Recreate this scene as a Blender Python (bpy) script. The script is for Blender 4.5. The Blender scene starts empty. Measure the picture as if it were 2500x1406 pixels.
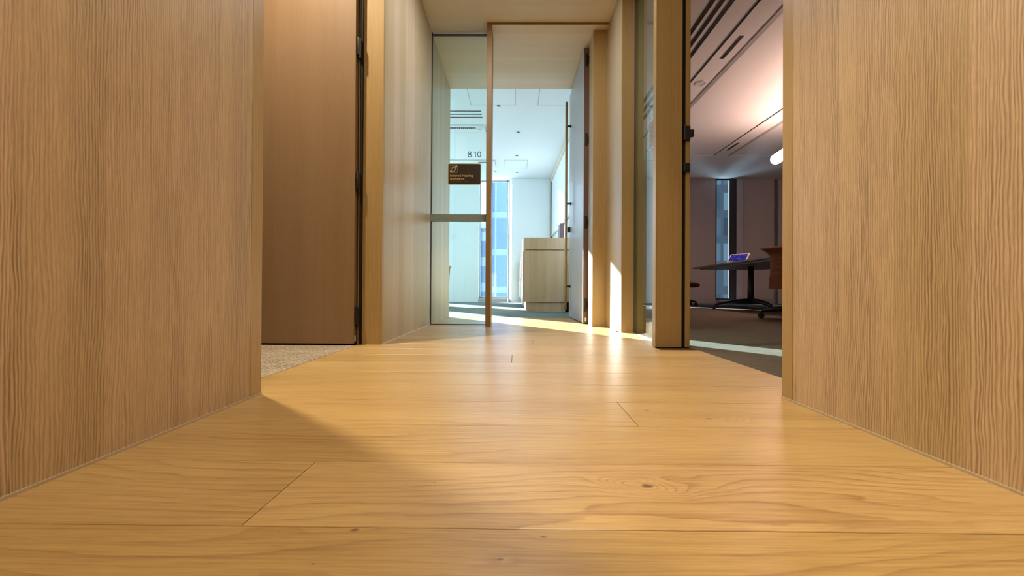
import bpy, bmesh, math, random
from mathutils import Vector, Matrix
random.seed(7)
S = bpy.context.scene
COL = S.collection
PI = math.pi

# ------------------------------------------------------------------ materials
class G:
    """tiny shader-graph builder"""
    def __init__(s, name):
        s.m = bpy.data.materials.new(name); s.m.use_nodes = True
        s.t = s.m.node_tree; s.t.nodes.clear()
        s.out = s.t.nodes.new('ShaderNodeOutputMaterial')
    def n(s, kind, **kw):
        nd = s.t.nodes.new('ShaderNode' + kind)
        for k, v in kw.items(): setattr(nd, k, v)
        return nd
    def put(s, sock, v):
        if isinstance(v, bpy.types.NodeSocket): s.t.links.new(v, sock)
        elif isinstance(v, (tuple, list)):
            v = tuple(v)
            if len(v) == 3 and sock.type == 'RGBA': v = v + (1,)
            sock.default_value = v
        else: sock.default_value = v
    def math(s, op, a, b=None, c=None, clamp=False):
        nd = s.n('Math', operation=op); nd.use_clamp = clamp
        s.put(nd.inputs[0], a)
        if b is not None: s.put(nd.inputs[1], b)
        if c is not None: s.put(nd.inputs[2], c)
        return nd.outputs[0]
    def add(s, a, b): return s.math('ADD', a, b)
    def sub(s, a, b): return s.math('SUBTRACT', a, b)
    def mul(s, a, b): return s.math('MULTIPLY', a, b)
    def xyz(s):
        g = s.n('NewGeometry'); sp = s.n('SeparateXYZ'); s.t.links.new(g.outputs['Position'], sp.inputs[0])
        return sp.outputs[0], sp.outputs[1], sp.outputs[2]
    def vec(s, x, y, z=0.0):
        c = s.n('CombineXYZ'); s.put(c.inputs[0], x); s.put(c.inputs[1], y); s.put(c.inputs[2], z); return c.outputs[0]
    def noise(s, v, detail=2.0, rough=.5, scale=1.0):
        nd = s.n('TexNoise'); s.put(nd.inputs['Vector'], v); nd.inputs['Scale'].default_value = scale
        nd.inputs['Detail'].default_value = detail; nd.inputs['Roughness'].default_value = rough
        return nd.outputs[0]
    def white(s, v):
        nd = s.n('TexWhiteNoise', noise_dimensions='1D'); s.put(nd.inputs['W'], v); return nd.outputs['Value']
    def range(s, v, a, b, c=0.0, d=1.0, smooth=False):
        nd = s.n('MapRange'); nd.clamp = True
        if smooth: nd.interpolation_type = 'SMOOTHSTEP'
        s.put(nd.inputs[0], v)
        for i, q in enumerate((a, b, c, d)): s.put(nd.inputs[i + 1], q)
        return nd.outputs[0]
    def mix(s, f, a, b, blend='MIX'):
        nd = s.n('Mix', data_type='RGBA', blend_type=blend)
        s.put(nd.inputs[0], f); s.put(nd.inputs[6], a); s.put(nd.inputs[7], b); return nd.outputs[2]
    def bsdf(s, color, rough=.5, metal=0.0, spec=.5, bump=None, bstr=.2, bdist=.001, coat=0.0, coatr=.1):
        p = s.n('BsdfPrincipled')
        s.put(p.inputs['Base Color'], color); s.put(p.inputs['Roughness'], rough); s.put(p.inputs['Metallic'], metal)
        s.put(p.inputs['Specular IOR Level'], spec)
        p.inputs['Coat Weight'].default_value = coat; p.inputs['Coat Roughness'].default_value = coatr
        if bump is not None:
            b = s.n('Bump'); b.inputs['Strength'].default_value = bstr; b.inputs['Distance'].default_value = bdist
            s.put(b.inputs['Height'], bump); s.t.links.new(b.outputs[0], p.inputs['Normal'])
        s.t.links.new(p.outputs[0], s.out.inputs[0]); return s.m

def flat(name, col, rough=.5, metal=0.0, spec=.5, var=.06, vs=40.0):
    g = G(name); x, y, z = g.xyz()
    nz = g.noise(g.vec(x, y, z), 3, .6, vs)
    f = g.range(nz, .3, .7, 1 - var, 1 + var)
    c = g.mix(1.0, col, g.vec(f, f, f), 'MULTIPLY')
    return g.bsdf(c, rough, metal, spec)

def emit(name, col, st):
    g = G(name); e = g.n('Emission'); g.put(e.inputs[0], col); e.inputs[1].default_value = st
    g.t.links.new(e.outputs[0], g.out.inputs[0]); return g.m

def veneer(name, light, dark, axis='Z', rough=.42, fine=1.0, wave=1.0, band=.125, bandvar=.10, contrast=1.0, bump=.35, spec=.4):
    """straight-grained oak veneer; axis = direction of the grain"""
    g = G(name); x, y, z = g.xyz()
    if axis == 'Z': u, v = g.add(x, y), z
    elif axis == 'X': u, v = g.add(y, z), x
    else: u, v = g.add(x, z), y
    leaf = g.math('FLOOR', g.math('DIVIDE', g.add(u, 10.03), band))
    rnd = g.white(leaf)
    v2 = g.add(v, g.mul(rnd, 9.0))
    # wandering of the grain
    w1 = g.noise(g.vec(g.mul(u, 6.0), g.mul(v2, 1.3), rnd), 2)
    w2 = g.noise(g.vec(g.mul(u, 30.0), g.mul(v2, 7.0), 3.7), 2)
    w4 = g.noise(g.vec(g.mul(u, 90.0), g.mul(v2, 16.0), 6.1), 1)
    un = g.add(g.add(u, g.mul(g.sub(w1, .5), .032 * wave)), g.add(g.mul(g.sub(w2, .5), .012 * wave), g.mul(g.sub(w4, .5), .0028 * wave)))
    fr = g.range(g.noise(g.vec(g.mul(u, 14.0), g.mul(v2, .4), 4.4), 1), .35, .65, .85, 1.15)
    ph = g.add(g.mul(un, 215.0 * fine), g.mul(g.noise(g.vec(g.mul(un, 70.0 * fine), g.mul(v2, 1.6), 7.7), 2), 2.4))
    f0 = g.math('MULTIPLY_ADD', g.math('SINE', g.mul(ph, 2 * PI)), .5, .5)
    f1 = g.noise(g.vec(g.mul(un, 520.0 * fine), g.mul(v2, 14.0), 1.3), 3, .65)
    f2 = g.noise(g.vec(g.mul(un, 1300.0 * fine), g.mul(v2, 60.0), 5.1), 1.0, .5)
    amp = g.range(g.noise(g.vec(g.mul(u, 16.0), g.mul(v2, 1.2), 8.8), 2), .35, .65, .35, 1.0)
    l1 = g.math('POWER', f0, 1.5)
    lines = g.add(g.mul(g.mul(l1, amp), .44), g.add(g.mul(f1, .60), g.mul(g.sub(f2, .5), .35)))
    tone = g.noise(g.vec(g.mul(un, 12.0), g.mul(v2, .5), 2.2), 2)
    k = g.add(g.mul(g.sub(lines, .48), 1.45 * contrast), g.add(g.mul(g.sub(tone, .5), .36), .46))
    k = g.math('ADD', k, 0.0, clamp=True)
    c = g.mix(k, light, dark)
    b = g.range(rnd, 0.0, 1.0, 1 - bandvar, 1 + bandvar)
    c = g.mix(1.0, c, g.vec(b, b, g.mul(b, b)), 'MULTIPLY')
    r = g.range(lines, 0, 1, rough - .04, rough + .08)
    return g.bsdf(c, r, 0, spec, bump=g.mul(lines, -1.0), bstr=bump, bdist=.0012)

def plank_floor(name):
    g = G(name); x, y, z = g.xyz()
    at = g.n('Attribute'); at.attribute_name = 'pid'; pid = at.outputs['Fac']
    xo = g.add(x, g.mul(pid, 53.0)); yo = g.add(y, g.mul(pid, 17.0))
    knots = [(.195, .579, .022, 1.5), (.315, .944, .014, 1.0), (.433, .887, .016, 1.0), (-.188, .467, .012, .2),
             (.034, .458, .010, .13), (-.014, .419, .009, .13), (-.349, 1.283, .018, .25), (-.118, .584, .004, .03),
             (-.276, .462, .004, .03), (-.208, .409, .005, .03), (-.277, 1.13, .010, .2)]
    wob = g.noise(g.vec(g.mul(x, 55.0), g.mul(y, 90.0), 4.0), 2)
    wx = g.mul(g.sub(g.noise(g.vec(g.mul(x, 7.0), g.mul(y, 12.0), 1.0), 1), .5), 2.6); wy = g.mul(g.sub(g.noise(g.vec(g.mul(x, 7.0), g.mul(y, 12.0), 11.0), 1), .5), 2.2)
    field = None; spot = None
    for kx, ky, r, a in knots:
        dx = g.add(g.math('DIVIDE', g.sub(x, kx), r * 3.2), wx); dy = g.add(g.math('DIVIDE', g.sub(y, ky), r * 1.5), wy)
        d2 = g.add(g.mul(dx, dx), g.mul(dy, dy))
        e = g.mul(g.math('EXPONENT', g.mul(d2, -1.0)), a * 1.15)
        field = e if field is None else g.add(field, e)
        sx = g.math('DIVIDE', g.sub(x, kx), r * .42); sy = g.math('DIVIDE', g.sub(y, ky), r * .22)
        s2 = g.math('SQRT', g.add(g.mul(sx, sx), g.mul(sy, sy)))
        s2 = g.add(s2, g.mul(g.sub(wob, .5), 1.3))
        sp = g.range(s2, .55, 1.25, 1.0, 0.0)
        spot = sp if spot is None else g.math('MAXIMUM', spot, sp)
    w = g.noise(g.vec(g.mul(xo, 1.0), g.mul(yo, 5.0), 0.0), 2.0, .45)
    w3 = g.noise(g.vec(g.mul(xo, 9.0), g.mul(yo, 45.0), 6.0), 2)
    F = g.add(g.add(g.mul(yo, 46.0), g.mul(w, 13.0)), g.add(g.mul(field, 3.4), g.mul(w3, .6)))
    fr = g.math('FRACT', F)
    ring = g.math('POWER', fr, 4.5)                       # late wood: slow build, sharp edge
    ring = g.mul(ring, g.range(g.math('FRACT', g.mul(F, -1.0)), 0.0, .06, .3, 1.0))
    patch = g.range(g.noise(g.vec(g.mul(xo, 1.1), g.mul(yo, 5.0), 9.0), 1), .38, .62, .15, 1.0)
    ring = g.mul(ring, patch)
    fib = g.noise(g.vec(g.mul(xo, 7.0), g.mul(g.add(yo, g.mul(w, .05)), 260.0), 2.0), 3.5, .7)
    pores = g.range(g.noise(g.vec(g.mul(xo, 22.0), g.mul(yo, 950.0), 3.0), 1.0), .60, .74, 0.0, 1.0)
    tone = g.noise(g.vec(g.mul(xo, 1.4), g.mul(yo, 9.0), 5.0), 2)
    k = g.add(g.mul(ring, .55), g.add(g.mul(g.sub(fib, .5), 1.35), g.add(g.mul(pores, .26), g.mul(g.sub(tone, .5), .75))))
    k = g.math('ADD', k, .17, clamp=True)
    c = g.mix(k, FLOOR_L, FLOOR_D)
    pr = g.white(g.mul(pid, 91.7))
    b = g.range(pr, 0, 1, .90, 1.07)
    c = g.mix(1.0, c, g.vec(b, g.mul(b, g.range(pr, 0, 1, .98, 1.0)), g.mul(b, b)), 'MULTIPLY')
    c = g.mix(g.mul(spot, .8), c, (.11, .058, .028))
    r = g.range(k, 0, 1, .31, .40)
    return g.bsdf(c, r, 0, .65, bump=g.mul(g.add(g.mul(fib, .6), g.mul(pores, .5)), -1.0), bstr=.10, bdist=.0006)

def carpet(name, a, b, sc=260.0):
    g = G(name); x, y, z = g.xyz()
    n1 = g.noise(g.vec(x, y, z), 3, .7, sc); n2 = g.noise(g.vec(x, g.mul(y, 2.2), z), 2, .5, 9.0)
    k = g.add(g.range(n1, .33, .67, 0, .75), g.range(n2, .3, .7, 0, .25))
    c = g.mix(k, a, b)
    return g.bsdf(c, .95, 0, .1, bump=n1, bstr=.8, bdist=.004)

def glass(name, tint, refl=1.0, rough=0.0):
    g = G(name)
    ge = g.n('NewGeometry'); d = g.n('VectorMath', operation='DOT_PRODUCT')
    g.t.links.new(ge.outputs['Normal'], d.inputs[0]); g.t.links.new(ge.outputs['Incoming'], d.inputs[1])
    c = g.math('ABSOLUTE', d.outputs['Value'])
    f = g.math('POWER', g.sub(1.0, c), 5.0)
    f = g.math('ADD', g.mul(f, .95 * refl), .035 * refl, clamp=True)
    tr = g.n('BsdfTransparent'); g.put(tr.inputs[0], tint)
    gl = g.n('BsdfGlossy'); gl.inputs['Roughness'].default_value = rough; g.put(gl.inputs[0], (1, 1, 1))
    mx = g.n('MixShader'); g.t.links.new(f, mx.inputs[0]); g.t.links.new(tr.outputs[0], mx.inputs[1]); g.t.links.new(gl.outputs[0], mx.inputs[2])
    g.t.links.new(mx.outputs[0], g.out.inputs[0]); return g.m

def perforated(name, col):
    g = G(name); x, y, z = g.xyz()
    px = g.math('FRACT', g.mul(x, 80.0)); py = g.math('FRACT', g.mul(y, 80.0))
    dx = g.sub(px, .5); dy = g.sub(py, .5)
    d = g.math('SQRT', g.add(g.mul(dx, dx), g.mul(dy, dy)))
    hole = g.range(d, .16, .24, 1.0, 0.0)
    c = g.mix(hole, col, tuple(q * .7 for q in col))
    return g.bsdf(c, .8, 0, .2)

def tower_mat(name, glass_a, glass_b, frame, cw, ch, fw):
    g = G(name); x, y, z = g.xyz()
    u = g.math('DIVIDE', g.add(x, y), cw); v = g.math('DIVIDE', z, ch)
    fu = g.math('FRACT', u); fv = g.math('FRACT', v)
    m = g.math('MAXIMUM', g.math('LESS_THAN', fu, fw), g.math('LESS_THAN', fv, fw * 1.6))
    cell = g.white(g.add(g.math('FLOOR', u), g.mul(g.math('FLOOR', v), 57.3)))
    c = g.mix(cell, glass_a, glass_b)
    c = g.mix(m, c, frame)
    return g.bsdf(c, .5, 0, .12)

FLOOR_L = (.53, .355, .14); FLOOR_D = (.22, .110, .032)
OAK_L = (.56, .415, .245); OAK_D = (.215, .135, .064)
M = {}
M['oak'] = veneer('oak_veneer', OAK_L, OAK_D)
M['oak_daylit'] = veneer('oak_veneer_daylit', (.56, .455, .315), (.37, .275, .17), wave=.4, fine=.8, contrast=.8, bump=.1, bandvar=.13, band=.11, rough=.40)  # wall oak made paler and cooler: portal daylight put into the colour
M['oak_ceiling_daylit'] = veneer('oak_ceiling_daylit', (.71, .60, .43), (.57, .46, .31), axis='X', wave=.3, fine=.35, contrast=.6, bump=.05, band=.21, bandvar=.10)  # oak lightened and greyed to carry daylight in its base colour
M['oak_solid'] = veneer('oak_solid', (.43, .295, .12), (.275, .165, .058), wave=.5, fine=.7, contrast=.7, bump=.12, bandvar=.05, rough=.38)
M['oak_frame'] = veneer('oak_frame', (.29, .175, .07), (.19, .105, .035), wave=.5, fine=.7, contrast=.7, bump=.1, bandvar=.03)
M['oak_header'] = veneer('oak_header', (.29, .18, .07), (.19, .105, .035), axis='X', wave=.5, fine=.7, contrast=.7, bump=.1, bandvar=.03)
M['oak_cabinet'] = veneer('oak_cabinet', (.50, .385, .245), (.31, .215, .125), wave=.3, fine=.6, contrast=.8, bump=.05, bandvar=.14, band=.11)
M['brown_leaf'] = veneer('brown_veneer', (.31, .195, .108), (.205, .12, .062), wave=.35, fine=.9, contrast=.6, bump=.08, bandvar=.05, band=.24, rough=.45, spec=.3)
M['leaf_skylit'] = veneer('brown_veneer_skylit', (.365, .365, .35), (.28, .275, .26), wave=.3, fine=.8, contrast=.5, bump=.05, bandvar=.03, band=.24, rough=.35)  # brown door veneer with bluish sky light painted into its colour
M['leaf_edge'] = veneer('brown_edge', (.18, .105, .075), (.12, .068, .048), wave=.3, fine=.8, contrast=.5, bump=.05, bandvar=.03)
M['floor'] = plank_floor('oak_planks')
M['gap'] = flat('plank_gap', (.06, .03, .012), .9, spec=.1)
M['carpet_beige'] = carpet('carpet_beige', (.10, .075, .05), (.52, .43, .32), 95.0)
M['carpet_dark'] = carpet('carpet_brown', (.075, .062, .047), (.165, .138, .104))
M['carpet_grey'] = carpet('carpet_grey', (.10, .13, .125), (.20, .25, .24))
M['white_paint'] = flat('white_paint', (.64, .70, .71), .7, spec=.3, var=.015)
M['ceiling_paint'] = flat('ceiling_paint', (.70, .74, .755), .85, spec=.2, var=.01)
M['perforated'] = perforated('perforated_ceiling', (.70, .74, .755))
M['mauve_paint'] = flat('mauve_paint', (.50, .455, .465), .8, spec=.2, var=.03)
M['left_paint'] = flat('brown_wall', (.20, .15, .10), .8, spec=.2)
M['bead_tan'] = flat('tan_bead', (.42, .33, .21), .5)
M['bead'] = flat('sealant_bead', (.70, .62, .50), .5, var=.03)
M['black'] = flat('black_metal', (.012, .011, .011), .45, spec=.5)
M['bronze'] = flat('dark_bronze', (.02, .014, .010), .4, metal=.3)
M['rubber'] = flat('black_seal', (.01, .008, .006), .8, spec=.2)
M['steel'] = flat('brushed_steel', (.55, .56, .56), .35, metal=1.0)
M['rail_metal'] = flat('satin_rail', (.20, .26, .23), .4, metal=0)
M['grey_frame'] = flat('grey_frame', (.05, .056, .062), .5, spec=.3)
M['sill'] = flat('grey_sill', (.34, .36, .36), .5)
M['glass'] = glass('screen_glass', (.92, .985, .965))
M['glass_win'] = glass('window_glass', (.89, .945, .97))
M['glass_side'] = glass('side_glass', (.85, .965, .955))
M['plate'] = flat('sign_plate', (.026, .017, .012), .3, spec=.35, var=.02)
M['plate_sheen'] = flat('sign_plate_sheen', (.16, .20, .25), .2, spec=.6)  # brown sign plate with the grazing reflection painted into its colour
M['edge_sheen'] = flat('edge_sheen', (.80, .82, .82), .3)  # sign border whitened to stand for reflected sky
M['gold'] = flat('sign_gold', (.52, .36, .12), .35, metal=.3, var=.03)
M['symbol_blue'] = flat('sign_frame_blue', (.20, .25, .28), .4)
M['digit'] = flat('vinyl_dark', (.012, .02, .025), .6)
M['table'] = veneer('table_wood', (.21, .125, .078), (.12, .068, .042), axis='Y', wave=.4, fine=.6, contrast=.7, bump=.05)
M['chair_shell'] = flat('chair_shell', (.25, .115, .06), .55, spec=.3, var=.05)
M['tablet_white'] = flat('tablet_case', (.80, .70, .64), .4)
M['mauve_box'] = flat('mauve_card', (.27, .19, .22), .7)
M['lamp'] = emit('lamp_tube', (1.0, .60, .47), 32.0)
M['fabric'] = flat('cream_fabric', (.55, .47, .36), .9, spec=.1)
M['reveal'] = flat('window_reveal', (.50, .52, .58), .6)
M['board'] = flat('white_board', (.80, .82, .82), .35, var=.01)
M['trim_cream'] = flat('cream_trim', (.62, .55, .42), .5)

def screen_mat():
    g = G('tablet_screen'); x, y, z = g.xyz()
    n = g.noise(g.vec(x, y, z), 3, .6, 22.0)
    c = g.mix(g.range(n, .5, .75), (.030, .022, .20), (.10, .10, .55))
    e = g.n('Emission'); g.put(e.inputs[0], c); e.inputs[1].default_value = .9
    g.t.links.new(e.outputs[0], g.out.inputs[0]); return g.m
M['screen'] = screen_mat()

# ------------------------------------------------------------------ mesh helpers
class MB:
    def __init__(s): s.b = bmesh.new(); s.mi = 0
    def _tag(s, faces):
        for f in faces: f.material_index = s.mi
        return faces
    def hexa(s, p):
        v = [s.b.verts.new(q) for q in p]
        return s._tag([s.b.faces.new([v[i] for i in f]) for f in
                ((3, 2, 1, 0), (4, 5, 6, 7), (0, 1, 5, 4), (1, 2, 6, 5), (2, 3, 7, 6), (3, 0, 4, 7))])
    def box(s, x0, x1, y0, y1, z0, z1):
        return s.hexa([(x0, y0, z0), (x1, y0, z0), (x1, y1, z0), (x0, y1, z0), (x0, y0, z1), (x1, y0, z1), (x1, y1, z1), (x0, y1, z1)])
    def prism(s, pts, z0, z1):
        n = len(pts)
        a = [s.b.verts.new((x, y, z0)) for x, y in pts]; c = [s.b.verts.new((x, y, z1)) for x, y in pts]
        fs = [s.b.faces.new(a[::-1]), s.b.faces.new(c)]
        for i in range(n): fs.append(s.b.faces.new((a[i], a[(i + 1) % n], c[(i + 1) % n], c[i])))
        return s._tag(fs)
    def cyl(s, p0, p1, r0, r1=None, seg=20):
        r1 = r0 if r1 is None else r1
        p0, p1 = Vector(p0), Vector(p1); d = (p1 - p0).normalized()
        a = d.orthogonal().normalized(); bq = d.cross(a)
        R0 = []; R1 = []
        for i in range(seg):
            t = 2 * PI * i / seg; o = a * math.cos(t) + bq * math.sin(t)
            R0.append(s.b.verts.new(p0 + o * r0)); R1.append(s.b.verts.new(p1 + o * r1))
        fs = [s.b.faces.new(R0[::-1]), s.b.faces.new(R1)]
        for i in range(seg):
            f = s.b.faces.new((R0[i], R0[(i + 1) % seg], R1[(i + 1) % seg], R1[i])); f.smooth = True; fs.append(f)
        return s._tag(fs)
    def tube(s, pts, rad, seg=12):
        pts = [Vector(p) for p in pts]; n = len(pts)
        rad = rad if isinstance(rad, (list, tuple)) else [rad] * n
        rings = []; ref = None
        for i, p in enumerate(pts):
            d = (pts[min(i + 1, n - 1)] - pts[max(i - 1, 0)]).normalized()
            if ref is None: ref = d.orthogonal().normalized()
            a = (ref - d * ref.dot(d)).normalized(); ref = a; bq = d.cross(a)
            rings.append([s.b.verts.new(p + (a * math.cos(2 * PI * k / seg) + bq * math.sin(2 * PI * k / seg)) * rad[i]) for k in range(seg)])
        fs = [s.b.faces.new(rings[0][::-1]), s.b.faces.new(rings[-1])]
        for i in range(n - 1):
            for k in range(seg):
                f = s.b.faces.new((rings[i][k], rings[i][(k + 1) % seg], rings[i + 1][(k + 1) % seg], rings[i + 1][k])); f.smooth = True; fs.append(f)
        return s._tag(fs)
    def ring(s, c, r0, r1, z0, z1, seg=28):
        """flat annulus with thickness, axis Z"""
        V = []
        for r, z in ((r0, z0), (r1, z0), (r1, z1), (r0, z1)):
            V.append([s.b.verts.new((c[0] + r * math.cos(2 * PI * k / seg), c[1] + r * math.sin(2 * PI * k / seg), z)) for k in range(seg)])
        fs = []
        for j in range(4):
            A, B = V[j], V[(j + 1) % 4]
            for k in range(seg): fs.append(s.b.faces.new((A[k], A[(k + 1) % seg], B[(k + 1) % seg], B[k])))
        return s._tag(fs)
    def grid(s, fn, nu, nv, smooth=True):
        V = [[s.b.verts.new(fn(i / nu, j / nv)) for j in range(nv + 1)] for i in range(nu + 1)]
        fs = []
        for i in range(nu):
            for j in range(nv):
                f = s.b.faces.new((V[i][j], V[i + 1][j], V[i + 1][j + 1], V[i][j + 1])); f.smooth = smooth; fs.append(f)
        return s._tag(fs)
    def build(s, name, mat, parent=None, bevel=0.0, solid=0.0, sub=0, loc=None, rotz=0.0, norm=True):
        if norm: bmesh.ops.recalc_face_normals(s.b, faces=s.b.faces)
        me = bpy.data.meshes.new(name); s.b.to_mesh(me); s.b.free()
        for m in (mat if isinstance(mat, (list, tuple)) else [mat]): me.materials.append(m)
        o = bpy.data.objects.new(name, me); COL.objects.link(o)
        if parent: o.parent = parent
        if loc: o.location = loc
        if rotz: o.rotation_euler.z = rotz
        if solid:
            k = o.modifiers.new('solid', 'SOLIDIFY'); k.thickness = solid; k.offset = 0
        if sub:
            k = o.modifiers.new('sub', 'SUBSURF'); k.levels = sub; k.render_levels = sub
        if bevel:
            k = o.modifiers.new('bevel', 'BEVEL'); k.width = bevel; k.segments = 3; k.limit_method = 'ANGLE'
        return o

def box_obj(name, mat, x0, x1, y0, y1, z0, z1, parent=None, bevel=0.0):
    m = MB(); m.box(x0, x1, y0, y1, z0, z1); return m.build(name, mat, parent, bevel)
def struct(o, label=None, cat=None):
    o['kind'] = 'structure'
    if label: o['label'] = label
    if cat: o['category'] = cat
    return o
def tag(o, label, cat, group=None):
    o['label'] = label; o['category'] = cat
    if group: o['group'] = group
    return o
def empty(name, loc=(0, 0, 0), rotz=0.0):
    o = bpy.data.objects.new(name, None); COL.objects.link(o); o.location = loc; o.rotation_euler.z = rotz; o.empty_display_size = .1
    return o
def copy_tree(o, parent=None):
    c = o.copy(); COL.objects.link(c)
    if parent: c.parent = parent
    for ch in list(o.children): copy_tree(ch, c)
    return c
def text_mesh(name, body, size, mat, parent, matrix, extrude=.0006, offset=0.0, spacing=1.0, xscale=1.0):
    cu = bpy.data.curves.new(name, 'FONT'); cu.body = body; cu.size = size; cu.extrude = extrude; cu.offset = offset; cu.space_character = spacing
    t = bpy.data.objects.new(name + '_tmp', cu); COL.objects.link(t)
    dg = bpy.context.evaluated_depsgraph_get(); dg.update()
    me = bpy.data.meshes.new_from_object(t.evaluated_get(dg)); bpy.data.objects.remove(t); bpy.data.curves.remove(cu)
    me.transform(Matrix.Diagonal((xscale, 1, 1, 1))); me.transform(matrix); me.materials.clear(); me.materials.append(mat); me.name = name
    o = bpy.data.objects.new(name, me); COL.objects.link(o); o.parent = parent
    return o

# ------------------------------------------------------------------ dimensions (metres)
XL, XR = -.685, .716           # faces of the passage walls
XLO, XRO = -.81, .88           # their outer faces
ZC = 2.36                      # passage ceiling
ZR = 2.83                      # ceilings of the rooms
YL1, YR1 = 1.062, 1.066        # near walls end
YL2, YR2 = 2.026, 2.0          # far side of the side doorways
YG, YE = 3.18, 4.08            # glass screen, end of the timber portal
YB = 9.0                       # window wall
YN = -2.6

# ------------------------------------------------------------------ passage floor: oak planks
m = MB(); pl = m.b.faces.layers.float.new('pid')
Y0, PW, g2 = .473, .1788, .0007
def plank(x0, x1, y0, y1, pid):
    c = .0008
    a = [(x0, y0, -.02), (x1, y0, -.02), (x1, y1, -.02), (x0, y1, -.02)]
    lo = [(x0, y0, -c), (x1, y0, -c), (x1, y1, -c), (x0, y1, -c)]
    hi = [(x0 + c, y0 + c, 0), (x1 - c, y0 + c, 0), (x1 - c, y1 - c, 0), (x0 + c, y1 - c, 0)]
    V = [[m.b.verts.new(q) for q in r] for r in (a, lo, hi)]
    fs = [m.b.faces.new(V[2]), m.b.faces.new(V[0][::-1])]
    for r in (0, 1):
        for i in range(4): fs.append(m.b.faces.new((V[r][i], V[r][(i + 1) % 4], V[r + 1][(i + 1) % 4], V[r + 1][i])))
    for f in fs: f[pl] = pid; f.material_index = 0
joints = {0: [-.328], 2: [.261], 6: [-.0125], -1: [], 1: [], 3: [], -3: [.2], 9: [.1], 11: [-.35], 13: [.05], 15: [.3]}
rnd = random.Random(3)
k = -17
while Y0 + PW * k < YE:
    a, b = Y0 + PW * k, min(Y0 + PW * (k + 1), YE)
    side = (b > YR2 + .05 and a < 2.66)
    xs = [XLO + .004] + joints.get(k, []) + [.700 if side else XRO]
    for i in range(len(xs) - 1):
        plank(xs[i] + g2, xs[i + 1] - g2, a + g2, b - g2, rnd.random())
    k += 1
plank(.7015, .800, YR2 + .02, 2.69, .37)
m.mi = 1; m.box(XLO, XRO, YN, YE, -.03, -.0045)
for f in m.b.faces:
    if f.material_index == 1: f[pl] = 0
struct(m.build('floor', [M['floor'], M['gap']]))

# room floors
struct(box_obj('floor_left', M['carpet_beige'], -4.5, XLO, YN, YE - .12, -.05, -.001))
struct(box_obj('floor_right', M['carpet_dark'], XRO, 9.0, YN, YB + .3, -.05, -.001))
m = MB(); m.prism([(-6.5, YE + .002), (.955, YE + .002), (.88, YB + .3), (-6.5, YB + .3)], -.05, -.001); struct(m.build('floor_back', M['carpet_grey']))

# ------------------------------------------------------------------ passage walls
def wall_box(name, mat, *a): return struct(box_obj(name, mat, *a))
wall_box('wall_left', M['oak'], XLO, XL, YN, 1.018, .0, ZC)
wall_box('wall_right', M['oak'], XR, XRO, YN, 1.026, .0, ZC)
# solid oak edging posts of the near walls (hair joint between them and the veneer)
struct(box_obj('trim_1', M['oak_solid'], XLO, XL, 1.0195, YL1, 0, ZC))
struct(box_obj('trim_2', M['oak_solid'], XR, XRO, 1.0275, YR1, 0, ZC))
# far left wall + its edging post
wall_box('wall_left_far', M['oak_daylit'], -.792, XL, YL2 + .022, YE, 0, ZC)
struct(box_obj('trim_3', M['oak_solid'], -.787, XL, YL2, YL2 + .0205, 0, ZC))
# far right: post beside the doorway, and the post / wall behind the side glass
p = struct(empty('trim_4', (0, 0, 0)))
box_obj('post', M['oak_solid'], .707, .838, YR2, YR2 + .045, 0, ZC, p)
box_obj('seal', M['rubber'], .838, .858, YR2 + .012, YR2 + .045, 0, ZC, p)
box_obj('rebate', M['oak_solid'], .858, XRO, YR2 + .002, YR2 + .045, 0, ZC, p)
for zz, hh in ((1.079, .036), (.906, .022)):
    q = MB(); q.box(.845, .876, YR2 - .012, YR2 + .012, zz - hh, zz + hh); o = q.build('strike_plate', M['black'], p, .003)
    if hh > .03:
        q = MB(); q.box(.874, .895, YR2 - .010, YR2 + .006, zz - .018, zz + .018); q.build('latch', M['black'], o, .003)
wall_box('wall_right_far', M['oak_daylit'], XR, .862, 2.70, YE, 0, ZC)
struct(box_obj('trim_5', M['oak_solid'], XR, .862, 2.678, 2.6985, 0, ZC))
# walls over the doorways (above the passage ceiling) and ceiling
struct(box_obj('ceiling', M['oak_ceiling_daylit'], XLO, XRO, YN, YE, ZC, ZC + .06))
wall_box('wall_bulkhead_left', M['white_paint'], XLO, XLO + .06, YN, YE - .13, ZC + .06, ZR)
wall_box('wall_bulkhead_right', M['white_paint'], XRO - .06, XRO, YN, YE - .13, ZC + .06, ZR)
wall_box('wall_behind', M['oak_daylit'], XLO, XRO, YN - .1, YN, 0, ZC)
# pale sealant beads at the foot of the walls
for nm, x0, x1, y0, y1 in (('baseboard_left', XL, XL + .004, YN, YL1 - .002), ('baseboard_right', XR - .004, XR, YN, YR1 - .002),
                           ('baseboard_left_far', XL, XL + .005, YL2 + .004, YE)):
    struct(box_obj(nm, M['bead' if 'far' in nm else 'bead_tan'], x0, x1, y0, y1, 0, .0045))

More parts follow.
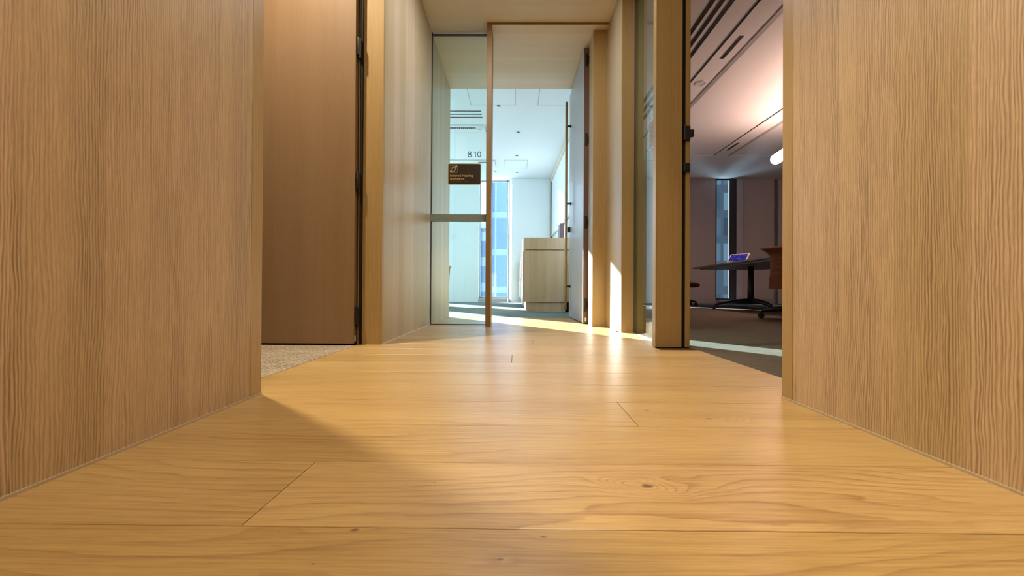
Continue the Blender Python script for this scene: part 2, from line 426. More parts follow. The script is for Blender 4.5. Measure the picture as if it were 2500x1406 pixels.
# ------------------------------------------------------------------ left doorway: brown leaf folded back
d1 = struct(empty('door_1', (0, 0, 0)), 'brown veneered door leaf standing open in the left doorway', 'door')
box_obj('leaf', M['brown_leaf'], -1.74, -.8155, 1.992, 2.036, .008, 2.34, d1, .0015)
box_obj('rebate', M['oak_solid'], -.8085, -.799, 2.02, 2.05, 0, ZC, d1)
box_obj('seal', M['rubber'], -.8155, -.8085, 2.03, 2.05, 0, ZC, d1)
box_obj('gap_seal', M['rubber'], -.799, -.787, 2.012, 2.05, 0, ZC, d1)
for zz in (2.22, 1.52, .834, .151):
    q = MB(); q.cyl((-.806, 2.002, zz - .045), (-.806, 2.002, zz + .045), .0075, seg=14)
    q.box(-.8165, -.806, 1.998, 2.006, zz - .014, zz + .014)
    q.box(-.806, -.792, 1.998, 2.012, zz - .06, zz + .04)
    q.build('hinge', M['bronze'], d1, .002)
q = MB(); q.box(-.8145, -.8065, 1.995, 2.02, .02, .05); q.build('drop_seal', M['steel'], d1)

# ------------------------------------------------------------------ timber frame of the far doorway
fr = struct(empty('trim_6', (0, 0, 0)))
box_obj('post', M['oak_header'], -.232, -.192, 3.058, 3.235, 0, ZC, fr, .001).data.materials[0] = M['oak_frame']
q = MB(); q.box(-.192, XR, 3.058, 3.235, ZC - .018, ZC)
for f in q.b.faces: f.material_index = 1 if f.normal.z < -.5 or f.calc_center_median().z < ZC - .017 else 0
q.build('header', [M['oak_header'], M['oak_ceiling_daylit']], fr)
box_obj('stop', M['rubber'], -.192, .56, 3.2355, 3.2375, ZC - .003, ZC, fr)
box_obj('jamb', M['oak_solid'], .607, XR, 3.12, 3.30, 0, ZC - .018, fr, .001)

# glass screen left of it
w1 = struct(empty('window_1', (0, 0, 0)), 'fixed glass screen left of the far doorway with a satin rail', 'glass screen')
box_obj('pane', M['glass'], XL + .006, -.232, YG, YG + .012, .006, ZC - .02, w1)
q = MB(); q.box(XL, XL + .006, YG - .004, YG + .016, 0, ZC); q.box(XL, -.232, YG - .004, YG + .016, ZC - .02, ZC - .014); q.box(XL, -.232, YG - .002, YG + .014, 0, .006)
q.build('channel', M['grey_frame'], w1)
q = MB(); q.box(XL + .001, -.232, YG - .022, YG - .001, .828, .889); q.build('rail', M['rail_metal'], w1, .002)

# side glass on the right
w2 = struct(empty('window_2', (0, 0, 0)), 'tall side glass between two oak posts on the right', 'glass panel')
box_obj('pane', M['glass_side'], .800, .810, YR2 + .045, 2.678, .004, ZC - .004, w2)
q = MB(); q.box(.7985, .8115, 2.672, 2.678, 0, ZC); q.box(.7985, .8115, YR2 + .045, 2.678, 0, .004); q.build('channel', M['grey_frame'], w2)

# ------------------------------------------------------------------ door of the far room, swung inwards
d2 = struct(empty('door_2', (.573, 3.345, 0), math.atan2(.006, .83)), 'door leaf coloured pale with sky light, open into the bright room with tall timber pull handle', 'door')
LL = .84
m = MB(); m.box(0, .042, 0, LL, .008, 2.338)
for f in m.b.faces:
    c = f.calc_center_median(); f.material_index = 1 if c.y < .001 else 0
m.build('leaf', [M['leaf_skylit'], M['leaf_edge']], d2, .001)
h = MB(); h.tube([(-.046, LL - .085, z) for z in (.085, .7, 1.4, 2.235)], .0125, 16); hd = h.build('pull_handle', M['oak_solid'], d2)
for zz in (1.985, 1.18, .325):
    q = MB(); q.cyl((-.046, LL - .085, zz), (0, LL - .085, zz), .010, seg=14); q.cyl((-.004, LL - .085, zz), (.0, LL - .085, zz), .017, seg=18)
    q.build('standoff', M['black'], hd)
q = MB(); q.cyl((0, LL - .06, .915), (-.006, LL - .06, .915), .025); q.box(-.028, -.006, LL - .066, LL - .054, .885, .945); q.build('thumbturn', M['black'], d2, .002)
for zz in (2.235, 1.56, .86, .16):
    q = MB(); q.box(.010, .032, -.003, .001, zz - .055, zz + .055); q.cyl((.036, -.004, zz - .03), (.036, -.004, zz + .03), .006); q.build('hinge', M['bronze'], d2, .003)
q = MB(); q.box(.014, .030, -.004, .001, .02, .055); q.build('drop_seal', M['steel'], d2, .002)

# ------------------------------------------------------------------ far room shell
wall_box('wall_back_inner_left', M['white_paint'], -6.5, -.80, YE - .12, YE, 0, ZR)
wall_box('wall_back_inner_right', M['white_paint'], .87, 1.02, YE - .12, YE, 0, ZR)
wall_box('wall_back_over_portal', M['white_paint'], -.80, .87, YE - .05, YE, ZC + .06, ZR)
wall_box('wall_back_far_left', M['white_paint'], -6.6, -6.5, YE - .12, 4.5, 0, ZR)
for i_, (a_, b_) in enumerate(((4.5, 5.9), (6.0, 7.4), (7.5, 8.9))):  # unseen glazing, added to let more daylight into the far room
    w_ = struct(empty('window_%d' % (9 + i_)), 'unseen window added in the end wall to brighten the far room', 'window')
    box_obj('pane', M['glass_win'], -6.57, -6.56, a_, b_, .06, ZR - .04, w_)
    q = MB(); q.box(-6.6, -6.5, b_, b_ + .1, 0, ZR); q.box(-6.6, -6.5, a_, b_, 0, .06); q.box(-6.6, -6.5, a_, b_, ZR - .04, ZR); q.build('frame', M['sill'], w_)
m = MB(); m.prism([(.955, YE), (1.02, YE), (.93, YB + .3), (.84, YB + .3), (.84, YB)], 0, ZR); struct(m.build('wall_partition', M['white_paint']))
struct(box_obj('ceiling_back', M['ceiling_paint'], -6.5, .98, YE - .12, YB + .3, ZR, ZR + .06))

# window wall: piers with splayed reveals, a window between each pair
def pier(name, x0, x1, mat, splay0=.0, splay1=.0):
    m = MB(); m.prism([(x0 + splay0, YB), (x1 - splay1, YB), (x1, YB + .28), (x0, YB + .28)], 0, ZR)
    return struct(m.build(name, mat, bevel=.01))
pier('wall_pier_1', -6.5, -5.07, M['white_paint']); pier('wall_pier_2', -3.95, -3.22, M['white_paint'])
pier('wall_pier_3', -2.16, -.84, M['white_paint']); pier('wall_pier_4', -.18, .84, M['white_paint'], .09, 0)
def window(n, x0, x1, label, fw=.018, dark=0.0, YB=YB, dp=.27):
    w = struct(empty('window_%d' % n, (0, 0, 0)), label, 'window')
    q = MB(); q.box(x0, x0 + fw, YB + .20, YB + dp, 0.1, ZR); q.box(x1 - fw - dark, x1, YB + .20, YB + dp, .1, ZR); q.box(x0, x1, YB + .20, YB + dp, ZR - .03, ZR); q.box(x0, x1, YB + .20, YB + dp, .085, .115)
    q.build('frame', M['rubber'] if dark else M['sill'], w)
    if n == 6: box_obj('sun_block', M['fabric'], x0 + .01, x1 - .01, YB + .10, YB + .11, 1.5, ZR, w)  # unseen, added to keep the sun off the meeting table
    box_obj('pane', M['glass_win'], x0 + fw, x1 - fw - dark, YB + dp - .02, YB + dp - .01, .115, ZR - .03, w)
    box_obj('sill', M['sill'], x0 + .004, x1 - .004, YB + .01, YB + .27, 0, .085, w)
window(3, -5.07, -3.95, 'tall window far left on the outer wall'); window(4, -3.22, -2.16, 'tall window between white piers of the outer wall')
window(5, -.84, -.18, 'tall window with blue tower view seen through the far doorway')
# pale skirting of the far room
struct(box_obj('baseboard_back', M['white_paint'], -2.14, -.85, YB - .012, YB, 0, .10))
struct(box_obj('baseboard_pier', M['white_paint'], -.085, .80, YB - .012, YB, 0, .10))

# framed white board on the partition
a = math.atan2(.955 - .84, YB - YE)
wb = empty('wall_board', (.838, YB - .02, 0), a)
def lb(q, u0, u1, x0, x1, z0, z1): q.box(-x1, -x0, -u1, -u0, z0, z1)
q = MB(); lb(q, .05, 3.6, .002, .022, 1.53, 2.76); q.build('panel', M['board'], wb)
q = MB(); lb(q, .015, .05, .002, .03, 1.49, 2.80); lb(q, .05, 3.6, .002, .03, 1.49, 1.53); lb(q, .015, 3.6, .002, .05, 2.74, 2.825); q.build('frame', M['trim_cream'], wb)
q = MB(); lb(q, 0, .015, .002, .052, 1.47, 2.826); q.build('edge_strip', M['black'], wb)
tag(wb, 'wide framed white board on the partition beside the window pier', 'whiteboard')

# ------------------------------------------------------------------ far-room ceiling fittings
def service_panel(x0, x1, y0, y1, axis, label, vent, speaker, mat=None):
    r = empty('service_panel', ((x0 + x1) / 2, (y0 + y1) / 2, ZR)); cx, cy = r.location.x, r.location.y
    def lo(q, a0, a1, b0, b1, z0, z1): q.box(a0 - cx, a1 - cx, b0 - cy, b1 - cy, z0 - ZR, z1 - ZR)
    q = MB(); lo(q, x0, x1, y0, y1, ZR - .012, ZR); q.build('panel', M['ceiling_paint'], r, .002)
    q = MB()
    if axis == 'X':
        lo(q, x0, x1, y0 - .018, y0, ZR - .006, ZR); lo(q, x0, x1, y1, y1 + .018, ZR - .006, ZR); lo(q, x1, x1 + .01, y0, y1, ZR - .006, ZR)
    else:
        lo(q, x0 - .014, x0, y0, y1, ZR - .006, ZR); lo(q, x1 + .05, x1 + .064, y0, y1, ZR - .006, ZR)
    q.build('shadow_gap', M['sill'] if axis == 'X' else M['grey_frame'], r)
    if axis != 'X':
        e_ = MB(); lo(e_, x1, x1 + .05, y0, y1, ZR - .02, ZR); e_.build('edge_band', M['sill'], r)
    v = vent; q = MB()
    if axis == 'X':
        n = 14
        for i in range(n):
            a0 = v[0] + (v[1] - v[0]) * i / n; lo(q, a0, a0 + (v[1] - v[0]) / n * .78, v[2], v[3], ZR - .016, ZR - .011)
    else:
        n = 12
        for i in range(n):
            a0 = v[2] + (v[3] - v[2]) * i / n; lo(q, v[0], v[1], a0, a0 + (v[3] - v[2]) / n * .78, ZR - .016, ZR - .011)
    q.build('vent', M['black'], r)
    if speaker:
        q = MB(); q.ring((speaker[0] - cx, speaker[1] - cy), .045, .065, -.020, -.012); q.ring((speaker[0] - cx, speaker[1] - cy), .0, .03, -.018, -.012); q.build('sensor', M['white_paint'], r)
    tag(r, label, 'ceiling panel'); return r
def slot_diffuser(x0, x1, y0, y1, axis, label, n=3, w=.03):
    r = empty('slot_diffuser', ((x0 + x1) / 2, (y0 + y1) / 2, ZR)); cx, cy = r.location.x, r.location.y
    for i in range(n):
        q = MB()
        if axis == 'X':
            c = y0 + (y1 - y0) * i / (n - 1); q.box(x0 - cx, x1 - cx, c - w / 2 - cy, c + w / 2 - cy, -.004, 0)
        else:
            c = x0 + (x1 - x0) * i / (n - 1); q.box(c - w / 2 - cx, c + w / 2 - cx, y0 - cy, y1 - cy, -.004, 0)
        q.build('slot', M['black'], r)
    tag(r, label, 'air diffuser')
slot_diffuser(-2.6, -.50, 5.62, 5.82, 'X', 'black three-slot air diffuser in the white ceiling above the glass screen', w=.022)
service_panel(-2.6, -.49, 6.10, 6.36, 'X', 'white ceiling strip with vent slot and round sensor, seen above the 8.10 digits', (-1.05, -.63, 6.16, 6.20), (-.57, 6.19))
service_panel(-2.6, -.42, 7.75, 8.15, 'X', 'white ceiling strip just above the hearing sign, near the windows', (-.75, -.50, 7.82, 7.86), None)
for (dx, dy, lab) in ((.032, 6.36, 'small round ceiling downlight nearest the far doorway'), (.016, 7.48, 'small round ceiling downlight midway to the windows'),
                      (.02, 8.55, 'small round ceiling downlight closest to the window pier'), (-.45, 8.5, 'small round ceiling downlight beside the timber post top, near the windows'),
                      (-.245, 5.45, 'tiny ceiling sensor peeping out beside the timber post')):
    r = empty('ceiling_downlight', (dx, dy, ZR))
    q = MB(); q.ring((0, 0), .028, .045, -.005, 0); q.build('ring', M['white_paint'], r)
    q = MB(); q.cyl((.0, 0, -.0035), (0, 0, 0), .028); q.build('lens', M['grey_frame'], r)
    tag(r, lab, 'downlight', 'ceiling downlights of the bright room')
for x0, x1, y0, y1, lab in ((-.62, -.02, 4.75, 5.43, 'square access panel in the white ceiling, left of the other near the portal'),
                            (.30, .92, 4.75, 5.43, 'square access panel in the white ceiling above the door handle'),
                            (-.22, .22, 7.75, 8.3, 'small access panel in the white ceiling near the windows')):
    q = MB(); q.box(x0, x1, y0, y1, ZR - .004, ZR); ap = q.build('access_panel', M['ceiling_paint'])
    q = MB(); w_ = .010
    q.box(x0 - w_, x1 + w_, y0 - w_, y0, ZR - .002, ZR); q.box(x0 - w_, x1 + w_, y1, y1 + w_, ZR - .002, ZR); q.box(x0 - w_, x0, y0, y1, ZR - .002, ZR); q.box(x1, x1 + w_, y0, y1, ZR - .002, ZR)
    q.build('joint', M['sill'], ap)
    tag(ap, lab, 'ceiling panel', 'access panels of the bright ceiling')

# ------------------------------------------------------------------ far-room furniture
cr = empty('credenza', (.10, 5.08, 0))
W_, L_ = .73, 3.8
q = MB(); q.box(0.012, W_, .004, L_, .13, .795); q.build('body', M['oak_cabinet'], cr, .001)
q = MB(); q.box(0, W_, 0, L_, .803, .957); q.build('countertop', M['oak_cabinet'], cr, .0015)
q = MB(); q.box(.043, .545, .03, L_, 0, .13); q.build('plinth', M['oak_cabinet'], cr)
for i in range(5):
    y0 = .03 + i * .745
    q = MB(); q.box(-.004, .012, y0, y0 + .735, .135, .793); dd = q.build('door', M['oak_cabinet'], cr, .001)
    q = MB(); q.box(-.022, -.004, y0 + .68, y0 + .70, .45, .72); q.build('handle', M['steel'], dd, .002)
tag(cr, 'long pale oak credenza with recessed plinth standing in the bright room', 'cabinet')
q = MB(); q.box(0, .075, 0, .26, 0, .41); tag(q.build('box_file', M['mauve_box'], None, .003, loc=(.715, 6.4, .957)), 'mauve upright box file standing on the pale oak credenza', 'box file')
r = empty('wall_switch', (-1.425, YB, 1.49))
q = MB(); q.box(-.04, .04, -.012, 0, -.06, .06); q.build('plate', M['white_paint'], r, .003)
q = MB(); q.box(-.018, .018, -.018, -.012, -.03, .03); q.build('rocker', M['trim_cream'], r, .002)
tag(r, 'white switch plate on the white pier behind the glass screen', 'switch')
# armchair mostly hidden behind the portal wall (one arm shows past it)
ac = empty('armchair', (-1.50, 6.9, 0))
q = MB(); q.box(-.27, .27, -.26, .26, .36, .46); q.build('seat', M['fabric'], ac, .03)
q = MB(); q.box(-.27, .27, .20, .28, .44, .86); q.build('backrest', M['fabric'], ac, .03)
for sx in (-1, 1):
    q = MB(); q.hexa([(sx * .40 - .025, -.27, .655), (sx * .40 + .025, -.27, .655), (sx * .31 + .03, .27, .675), (sx * .31 - .03, .27, .675), (sx * .40 - .025, -.27, .685), (sx * .40 + .025, -.27, .685), (sx * .31 + .03, .27, .70), (sx * .31 - .03, .27, .70)])
    q.build('armrest', M['oak_solid'], ac, .01)
    for sy in (-1, 1):
        q = MB(); q.cyl((sx * .30, sy * .22 + .03, .67), (sx * .26, sy * .25, 0), .018, .013); q.build('leg', M['oak_solid'], ac)
tag(ac, 'armchair with timber arm showing past the portal edge behind the glass', 'chair')

# ------------------------------------------------------------------ signs on the glass
def arc(cx, cy, r, a0, a1, n=14): return [(cx + r * math.cos(math.radians(a0 + (a1 - a0) * i / n)), cy + r * math.sin(math.radians(a0 + (a1 - a0) * i / n))) for i in range(n + 1)]
def rrect(w, h, r, n=6):
    pts = []
    for cx, cy, a in ((w - r, r, -90), (w - r, h - r, 0), (r, h - r, 90), (r, r, 180)): pts += arc(cx, cy, r, a, a + 90, n)
    return pts
def flat_prism(q, pts, mtx, d0, d1):
    n0 = len(q.b.verts); q.b.verts.ensure_lookup_table()
    fs = q.prism(pts, d0, d1)
    vs = {v for f in fs for v in f.verts}
    bmesh.ops.transform(q.b, matrix=mtx, verts=list(vs))
def stroke(pts, w):
    L = []; R_ = []
    for i, p in enumerate(pts):
        a = Vector(pts[max(i - 1, 0)]); b = Vector(pts[min(i + 1, len(pts) - 1)]); d = (b - a).normalized(); nn = Vector((-d.y, d.x))
        L.append(tuple(Vector(p) + nn * w / 2)); R_.append(tuple(Vector(p) - nn * w / 2))
    return L, R_
def stroke_mesh(q, pts, w, mtx, d0, d1):
    L, R_ = stroke(pts, w)
    for i in range(len(pts) - 1): flat_prism(q, [L[i], R_[i], R_[i + 1], L[i + 1]], mtx, d0, d1)
def hearing_sign(origin, ex, ey, ez, label, edge, face=None):
    """plate .268 x .170, local x = reading direction, y = up, z = out of the glass"""
    r = empty('hearing_sign', origin)
    mt = Matrix((ex, ey, ez)).transposed().to_4x4()
    w, h = .268, .170
    q = MB(); flat_prism(q, rrect(w, h, .012), mt, 0, .003); q.build('border', edge, r)
    q = MB(); flat_prism(q, [(x + .0055, y + .0055) for x, y in rrect(w - .011, h - .011, .009)], mt, .0028, .0042); q.build('plate', face or M['plate'], r)
    q = MB()
    sx, sy, sw = .018, .094, .058
    for p0, p1 in (((sx, sy), (sx + sw, sy)), ((sx + sw, sy), (sx + sw, sy + sw)), ((sx + sw, sy + sw), (sx, sy + sw)), ((sx, sy + sw), (sx, sy))):
        stroke_mesh(q, [p0, p1], .002, mt, .0042, .0050)
    q.build('symbol_square', M['symbol_blue'], r)
    q = MB()
    cx, cy = sx + .031, sy + .034
    stroke_mesh(q, arc(cx, cy, .0155, 205, -30, 20) + [(cx + .006, cy - .016), (cx + .001, cy - .024), (cx - .008, cy - .026)], .0055, mt, .0042, .0052)
    stroke_mesh(q, arc(cx + .001, cy + .001, .008, 190, 0, 10) + [(cx + .003, cy - .006)], .003, mt, .0042, .0052)
    for dx, dy, rr in ((sx + sw - .007, sy + sw - .006, .0085), (sx + .009, sy + .009, .0095)):
        flat_prism(q, arc(dx, dy, rr, 0, 342, 18), mt, .0042, .0054)
    q.build('ear_symbol', M['gold'], r)
    for nm, body, yy in (('lettering', 'Infrared Hearing', .062), ('lettering', 'Assistance', .0375)):
        text_mesh(nm, body, .0285, M['gold'], r, mt @ Matrix.Translation((.017, yy, .0047)), extrude=.0005, offset=.0003, xscale=.98)
    q = MB(); rr = random.Random(5); x = .018
    while x < .165:
        for yy in (.0225, .0265):
            if rr.random() < .6: flat_prism(q, arc(x, yy, .0011, 0, 300, 5), mt, .0042, .0050)
        x += .0034 if rr.random() < .8 else .009
    q.build('braille', M['gold'], r)
    tag(r, label, 'sign'); return r
hearing_sign((-.549, YG - .0005, 1.131), (1, 0, 0), (0, 0, 1), (0, -1, 0), 'dark hearing assistance plate on the glass screen under the 8.10 number', M['gold'])
hearing_sign((.7995, 2.378, 1.120), (0, -1, 0), (0, 0, 1), (-1, 0, 0), 'hearing assistance plate on the narrow side glass, edge-on beside the right post', M['edge_sheen'], M['plate_sheen'])
rn = empty('room_number', (-.388, YG - .0008, 1.352))
mt_ = Matrix(((1, 0, 0, 0), (0, 0, -1, 0), (0, 1, 0, 0), (0, 0, 0, 1)))
def ell(cx, cy, rx, ry): return [(cx + rx * math.cos(2 * PI * i / 32), cy + ry * math.sin(2 * PI * i / 32)) for i in range(33)]
HN, ST = .0475, .0050
for ps in ([ell(.0140, .0130, .0120, .0110), ell(.0140, .0350, .0102, .0100)], [[(.040, .0), (.040, .0055)]],
           [[(.0500, .0385), (.0612, .0452), (.0612, 0)]], [ell(.0905, .0237, .0125, .0214)]):
    q = MB()
    for p_ in ps: stroke_mesh(q, p_, ST, mt_, 0, .0008)
    q.build('digit', M['digit'], rn)
tag(rn, 'dark vinyl room number 8.10 on the glass screen', 'room number')

# ------------------------------------------------------------------ right-hand meeting room
struct(box_obj('ceiling_right', M['ceiling_paint'], XRO, 2.44, YN, YB + .3, ZR, ZR + .06))
struct(box_obj('ceiling_right_perforated', M['perforated'], 2.44, 9.0, YN, 7.45, ZR, ZR + .06))
struct(box_obj('ceiling_right_rear', M['ceiling_paint'], 2.44, 9.0, 7.46, YB + .035, ZR, ZR + .06))
wall_box('wall_right_end', M['mauve_paint'], 9.0, 9.1, YN, YB + .3, 0, ZR)
wall_box('wall_right_behind', M['mauve_paint'], XRO, 9.0, YN - .1, YN, 0, ZR)
pier('wall_pier_5', 1.48, 4.54, M['mauve_paint']); m = MB(); m.prism([(5.13, YB), (5.85, YB), (5.85, YB + .28), (5.30, YB + .28), (5.30, YB + .04), (5.13, YB + .04)], 0, ZR); struct(m.build('wall_pier_6', M['mauve_paint']))
struct(box_obj('trim_7', M['reveal'], 5.0, 5.13, YB - .03, YB + .04, 0, ZR, None, .004))
struct(box_obj('trim_8', M['grey_frame'], 4.835, 5.0, YB - .012, YB - .001, 0, ZR))
pier('wall_pier_7', 5.95, 9.0, M['mauve_paint']); pier('wall_pier_8', .93, 1.0, M['mauve_paint'])
window(6, 1.0, 1.48, 'narrow window of the dim room beside the partition')
window(7, 4.54, 5.0, 'narrow dark-framed window behind the meeting table', dark=.15, YB=YB - .20, dp=.222)
t9 = struct(empty('trim_9'))
box_obj('recess', M['bronze'], 5.85, 5.95, YB + .02, YB + .05, 0, ZR, t9)
for x_ in (5.857, 5.895, 5.933): box_obj('rib', M['sill'], x_, x_ + .012, YB - .01, YB + .03, 0, ZR, t9)
struct(box_obj('baseboard_right_room', M['sill'], 5.14, 5.85, YB - .014, YB, 0, .12))
struct(box_obj('baseboard_right_rear', M['mauve_paint'], 1.48, 4.54, YB - .014, YB, 0, .10))
slot_diffuser(1.715, 1.885, 2.4, 6.4, 'Y', 'three long black air slots in the pink-lit ceiling', w=.042)
service_panel(2.125, 2.36, 2.4, 7.2, 'Y', 'long ceiling strip with vent slot and round sensor in the dim room', (2.215, 2.255, 3.93, 4.32), (2.25, 4.83))
service_panel(3.71, 3.95, 4.6, 7.42, 'Y', 'shorter ceiling strip above the meeting table', (3.775, 3.815, 6.78, 7.14), None)

# glowing tube pendant
pt = empty('pendant_lamp', (3.895, 6.0, 2.26), math.radians(-8))
n = 16; R_ = .075; Ltube = 2.5
pts = []; rad = []
for i in range(9):
    t = PI / 2 * i / 8; pts.append((0, -R_ * (math.sin(t) - 1) * 1.0 - 0 + 0, 0)); rad.append(max(R_ * math.sin(t), .002))
pts = [(0, R_ * (1 - (1 - math.cos(PI / 2 * i / 8))) - R_, 0) for i in range(9)]
pts = [(0, -R_ * (1 - math.cos(PI / 2 * i / 8)), 0) for i in range(9)]; rad = [max(R_ * math.sin(PI / 2 * i / 8), .004) for i in range(9)]
end = [(0, -Ltube + R_ * (1 - math.cos(PI / 2 * i / 8)), 0) for i in range(9)][::-1]
q = MB(); q.tube(pts + end, rad + rad[::-1], 28); q.build('tube', M['lamp'], pt)
for yy in (-.35, -2.15):
    q = MB(); q.cyl((0, yy, .09), (0, yy, ZR - 2.26 - .013), .0015, seg=6); q.build('cable', M['black'], pt)
tag(pt, 'glowing rounded tube lamp hung over the meeting table', 'lamp')

# meeting table
tb = empty('meeting_table', (3.9, 6.0, 0))
def loc2(pts): return [(x - 3.9, y - 6.0) for x, y in pts]
outline = loc2([(3.215, 4.3), (3.23, 5.1), (3.30, 6.2), (3.40, 7.62), (3.44, 7.70), (4.60, 7.74), (4.72, 7.66), (4.82, 6.0), (4.85, 4.3)])
q = MB(); q.prism(outline, .706, .732); q.build('tabletop', M['table'], tb, .004)
inn = [(x * .86, y * .90) for x, y in outline]; q = MB(); q.prism(inn, .684, .706); q.build('underframe', M['table'], tb)
c = Vector((-.05, .50, 0))
q = MB(); q.cyl((c.x, c.y, .10), (c.x, c.y, .684), .046, .042); q.cyl((c.x, c.y, .08), (c.x, c.y, .17), .062, .05); q.build('column', M['black'], tb)
for ex, ey in ((3.17, 6.33), (3.945, 6.10), (4.45, 6.95)):
    e = Vector((ex - 3.9, ey - 6.0, 0)); d = e - c
    path = [c + Vector((0, 0, .125)), c + d * .4 + Vector((0, 0, .115)), c + d * .82 + Vector((0, 0, .085)), c + d * .95 + Vector((0, 0, .06)), c + d + Vector((0, 0, .012)), c + d + Vector((0, 0, 0))]
    q = MB(); q.tube(path, [.045, .036, .026, .022, .02, .022]); q.build('foot', M['black'], tb)
q = MB(); q.box(.10, .22, -.55, -.40, .60, .684); q.build('cable_box', M['grey_frame'], tb, .01)
c = Vector((-.02, -1.1, 0))
q = MB(); q.cyl((c.x, c.y, 0), (c.x, c.y, .684), .046, .042); q.build('column', M['black'], tb)
tag(tb, 'dark wood meeting table on black splayed legs in the dim room', 'table')

# tablet propped on the table
tp = empty('tablet', (3.42, 6.15, .732), math.radians(-55))
def tilt(o): o.rotation_euler.x = math.radians(45)
q = MB(); q.box(-.145, .145, 0, .185, 0, .010); o = q.build('case', M['tablet_white'], tp, .006); tilt(o)
q = MB(); q.box(-.128, .128, .014, .171, .0095, .0108); o = q.build('screen', M['screen'], tp); tilt(o)
q = MB(); q.hexa([(-.05, .08, 0), (.05, .08, 0), (.05, .15, 0), (-.05, .15, 0), (-.05, .105, .09), (.05, .105, .09), (.05, .115, .09), (-.05, .115, .09)]); q.build('stand', M['tablet_white'], tp)
tag(tp, 'white-cased tablet with a purple screen propped on the meeting table', 'tablet')

# task chairs
def make_chair(loc, rz):
    r = empty('task_chair', loc, rz)
    def shell(s_, t):
        s = s_ * 2 - 1; z = .31 + .41 * t
        hw = .235 - .012 * math.sin(t * PI) + .075 * max(0, (t - .80) / .20) ** 2
        x = s * hw; y = -.20 + .09 * s * s - .03 * t - .055 * max(0, (t - .84) / .16) ** 2
        if t > .3: y += .006 * math.cos((t - .3) * 50) * (1 - s ** 8) * (1 if t < .85 else 0)
        return (x, y, z)
    q = MB(); q.grid(shell, 18, 40); q.build('backrest', M['chair_shell'], r, solid=.018)
    q = MB(); q.grid(lambda a, b: ((a * 2 - 1) * (.235 - .02 * b ** 4), -.15 + .44 * b, .40 + .02 * (a * 2 - 1) ** 2 + .018 * b - .05 * b ** 6), 12, 14); q.build('seat', M['chair_shell'], r, solid=.04)
    q = MB(); q.box(-.09, .09, -.10, .12, .31, .375); q.tube([(0, -.06, .33), (0, -.16, .36), (0, -.20, .45)], .03); q.build('mechanism', M['black'], r, .008)
    q = MB(); q.cyl((0, 0, .10), (0, 0, .32), .026, .034); q.build('column', M['black'], r)
    q = MB(); q.cyl((0, 0, .075), (0, 0, .13), .05, .04)
    for i in range(5):
        a = math.radians(90 + 72 * i + 20); d = Vector((math.cos(a), math.sin(a), 0))
        q.tube([d * .03 + Vector((0, 0, .115)), d * .18 + Vector((0, 0, .10)), d * .31 + Vector((0, 0, .075))], [.03, .025, .016], 10)
    q.build('base', M['black'], r)
    for i in range(5):
        a = math.radians(90 + 72 * i + 20); d = Vector((math.cos(a), math.sin(a), 0)); t = Vector((-d.y, d.x, 0)); p = d * .31
        q = MB(); q.cyl(p + t * .012 + Vector((0, 0, .03)), p + t * .030 + Vector((0, 0, .03)), .03); q.cyl(p - t * .030 + Vector((0, 0, .03)), p - t * .012 + Vector((0, 0, .03)), .03)
        q.cyl(p + Vector((0, 0, .03)), p + Vector((0, 0, .082)), .012); q.build('caster', M['black'], r)
    return r
ch = make_chair((2.86, 4.03, 0), math.radians(-35))
tag(ch, 'brown shell task chair on casters at the near end of the table', 'chair', 'task chairs')
c2 = copy_tree(ch); c2.location = (3.22, 7.78, 0); c2.rotation_euler.z = math.radians(-80)
tag(c2, 'brown task chair almost hidden behind the right post, at the far end of the table', 'chair', 'task chairs')

# ------------------------------------------------------------------ left room shell
struct(box_obj('ceiling_left', M['left_paint'], -4.5, XLO, YN, YE - .12, ZR, ZR + .06))
wall_box('wall_left_end', M['left_paint'], -4.6, -4.5, YN, YE - .12, 0, ZR)
wall_box('wall_left_behind', M['left_paint'], -4.5, XLO, YN - .1, YN, 0, ZR)

# ------------------------------------------------------------------ outside: towers across the street
M['tower_blue'] = tower_mat('blue_glass_tower', (.085, .135, .21), (.12, .18, .25), (.17, .23, .30), 1.5, 3.6, .10)
M['tower_pale'] = tower_mat('pale_tower', (.12, .16, .21), (.18, .22, .27), (.30, .32, .34), 3.1, 3.6, .22)
M['tower_teal'] = tower_mat('teal_tower', (.004, .007, .008), (.040, .052, .056), (.012, .015, .017), 1.3, 2.3, .20)
M['tower_fin'] = flat('tower_fin', (.10, .15, .22), .4)
def tower(name, mat, x0, x1, y0, y1, z0, z1, label):
    r = empty(name, ((x0 + x1) / 2, y0, 0))
    cx, cy = r.location.x, r.location.y
    box_obj('facade', mat, x0 - cx, x1 - cx, y0 - cy, y1 - cy, z0, z1, r)
    box_obj('roof', M['sill'], x0 - cx - .2, x1 - cx + .2, y0 - cy - .2, y1 - cy + .2, z1, z1 + .8, r)
    q = MB()
    xx = x0
    while xx <= x1: q.box(xx - cx - .12, xx - cx + .12, -.35, 0, z0, z1); xx += 3.0
    q.build('fin', M['tower_fin'], r)
    tag(r, label, 'building')
tower('glass_tower', M['tower_blue'], -2.4, 7, 38, 50, -30, 34, 'blue glass tower filling the right half of the far window')
tower('office_block', M['tower_pale'], -14, -3.4, 56, 66, -30, 9, 'pale office block beyond the blue tower')
tower('office_tower', M['tower_teal'], 14, 26, 36, 46, -30, 30, 'dark teal office tower seen through the dim room window')

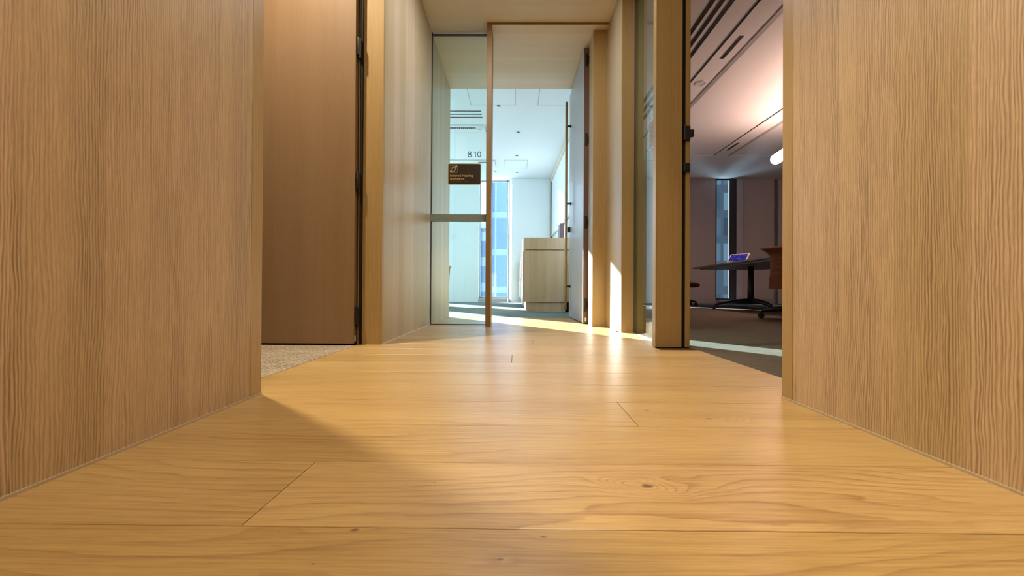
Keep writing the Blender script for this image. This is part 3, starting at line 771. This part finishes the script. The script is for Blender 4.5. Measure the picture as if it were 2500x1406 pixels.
# ------------------------------------------------------------------ light
w = bpy.data.worlds.new('World'); S.world = w; w.use_nodes = True
nt = w.node_tree; nt.nodes.clear()
o_ = nt.nodes.new('ShaderNodeOutputWorld'); bg = nt.nodes.new('ShaderNodeBackground')
tc = nt.nodes.new('ShaderNodeTexCoord'); sp = nt.nodes.new('ShaderNodeSeparateXYZ'); cr_ = nt.nodes.new('ShaderNodeValToRGB')
nt.links.new(tc.outputs['Generated'], sp.inputs[0]); nt.links.new(sp.outputs[2], cr_.inputs[0])
e = cr_.color_ramp.elements; e[0].position = 0.0; e[0].color = (.68, .85, 1.0, 1); e[1].position = .8; e[1].color = (.30, .55, 1.0, 1)
nt.links.new(cr_.outputs[0], bg.inputs[0]); bg.inputs[1].default_value = 7.2; nt.links.new(bg.outputs[0], o_.inputs[0])

def lamp(name, kind, loc, energy, col, aim=None, **kw):
    l = bpy.data.lights.new(name, kind); l.energy = energy; l.color = col
    for k_, v_ in kw.items(): setattr(l, k_, v_)
    o = bpy.data.objects.new(name, l); COL.objects.link(o); o.location = loc
    if aim is not None: o.rotation_euler = Vector(aim).to_track_quat('-Z', 'Y').to_euler()
    return o
WARM = (1.0, .87, .64)
lamp('sun', 'SUN', (-20, 30, 15), 60.0, (.98, .98, 1.0), (.80, -1.0, -.37), angle=math.radians(.53))
# passage downlights, plus an added fill lamp for the portal
lamp('hall_downlight', 'AREA', (.22, .30, 2.34), 11, WARM, (0, 0, -1), shape='DISK', size=.5)
lamp('hall_downlight', 'AREA', (.25, -.9, 2.34), 27, WARM, (0, 0, -1), shape='DISK', size=.5)
lamp('hall_downlight', 'AREA', (0, 1.5, 2.34), 4, WARM, (0, 0, -1), shape='DISK', size=.3)
lamp('portal_fill', 'AREA', (0, 2.35, 2.345), 15, (.95, .98, 1.0), (0, 0, -1), shape='DISK', size=.3)  # unseen lamp added to brighten the portal
# side rooms
lamp('left_room_downlight', 'SPOT', (-1.283, 1.547, 2.80), 305, (1, .84, .60), (.25, -.15, -1), spot_size=math.radians(100), spot_blend=.75, shadow_soft_size=.045)
lamp('right_room_downlight', 'SPOT', (1.62, 1.95, 2.80), 25, (1, .78, .55), (-.3, -.3, -1), spot_size=math.radians(120), spot_blend=.6, shadow_soft_size=.06)

# ------------------------------------------------------------------ camera
yaw, pitch, roll = -0.008455689, 0.004556746, 0.005730004
fwd = Vector((math.sin(yaw) * math.cos(pitch), math.cos(yaw) * math.cos(pitch), math.sin(pitch)))
rt = Vector((math.cos(yaw), -math.sin(yaw), 0)); up = rt.cross(fwd)
r2 = math.cos(roll) * rt + math.sin(roll) * up; u2 = -math.sin(roll) * rt + math.cos(roll) * up
cd = bpy.data.cameras.new('camera'); co = bpy.data.objects.new('camera', cd); COL.objects.link(co)
mw = Matrix((r2, u2, -fwd)).transposed().to_4x4(); mw.translation = Vector((0, 0, .285)); co.matrix_world = mw
cd.sensor_width = 36; cd.lens = 965 / 2500 * 36; cd.clip_start = .02; cd.clip_end = 500
S.camera = co

S.view_settings.view_transform = 'Standard'; S.view_settings.look = 'None'; S.view_settings.gamma = 1; S.view_settings.use_curve_mapping = False
S.view_settings.exposure = 0.0
S.cycles.use_denoising = True
S.cycles.use_adaptive_sampling = True; S.cycles.adaptive_threshold = .06; S.cycles.adaptive_min_samples = 24
S.cycles.max_bounces = 8; S.cycles.diffuse_bounces = 5; S.cycles.glossy_bounces = 5; S.cycles.transparent_max_bounces = 16
S.cycles.sample_clamp_indirect = 8.0; S.cycles.caustics_reflective = False; S.cycles.caustics_refractive = False
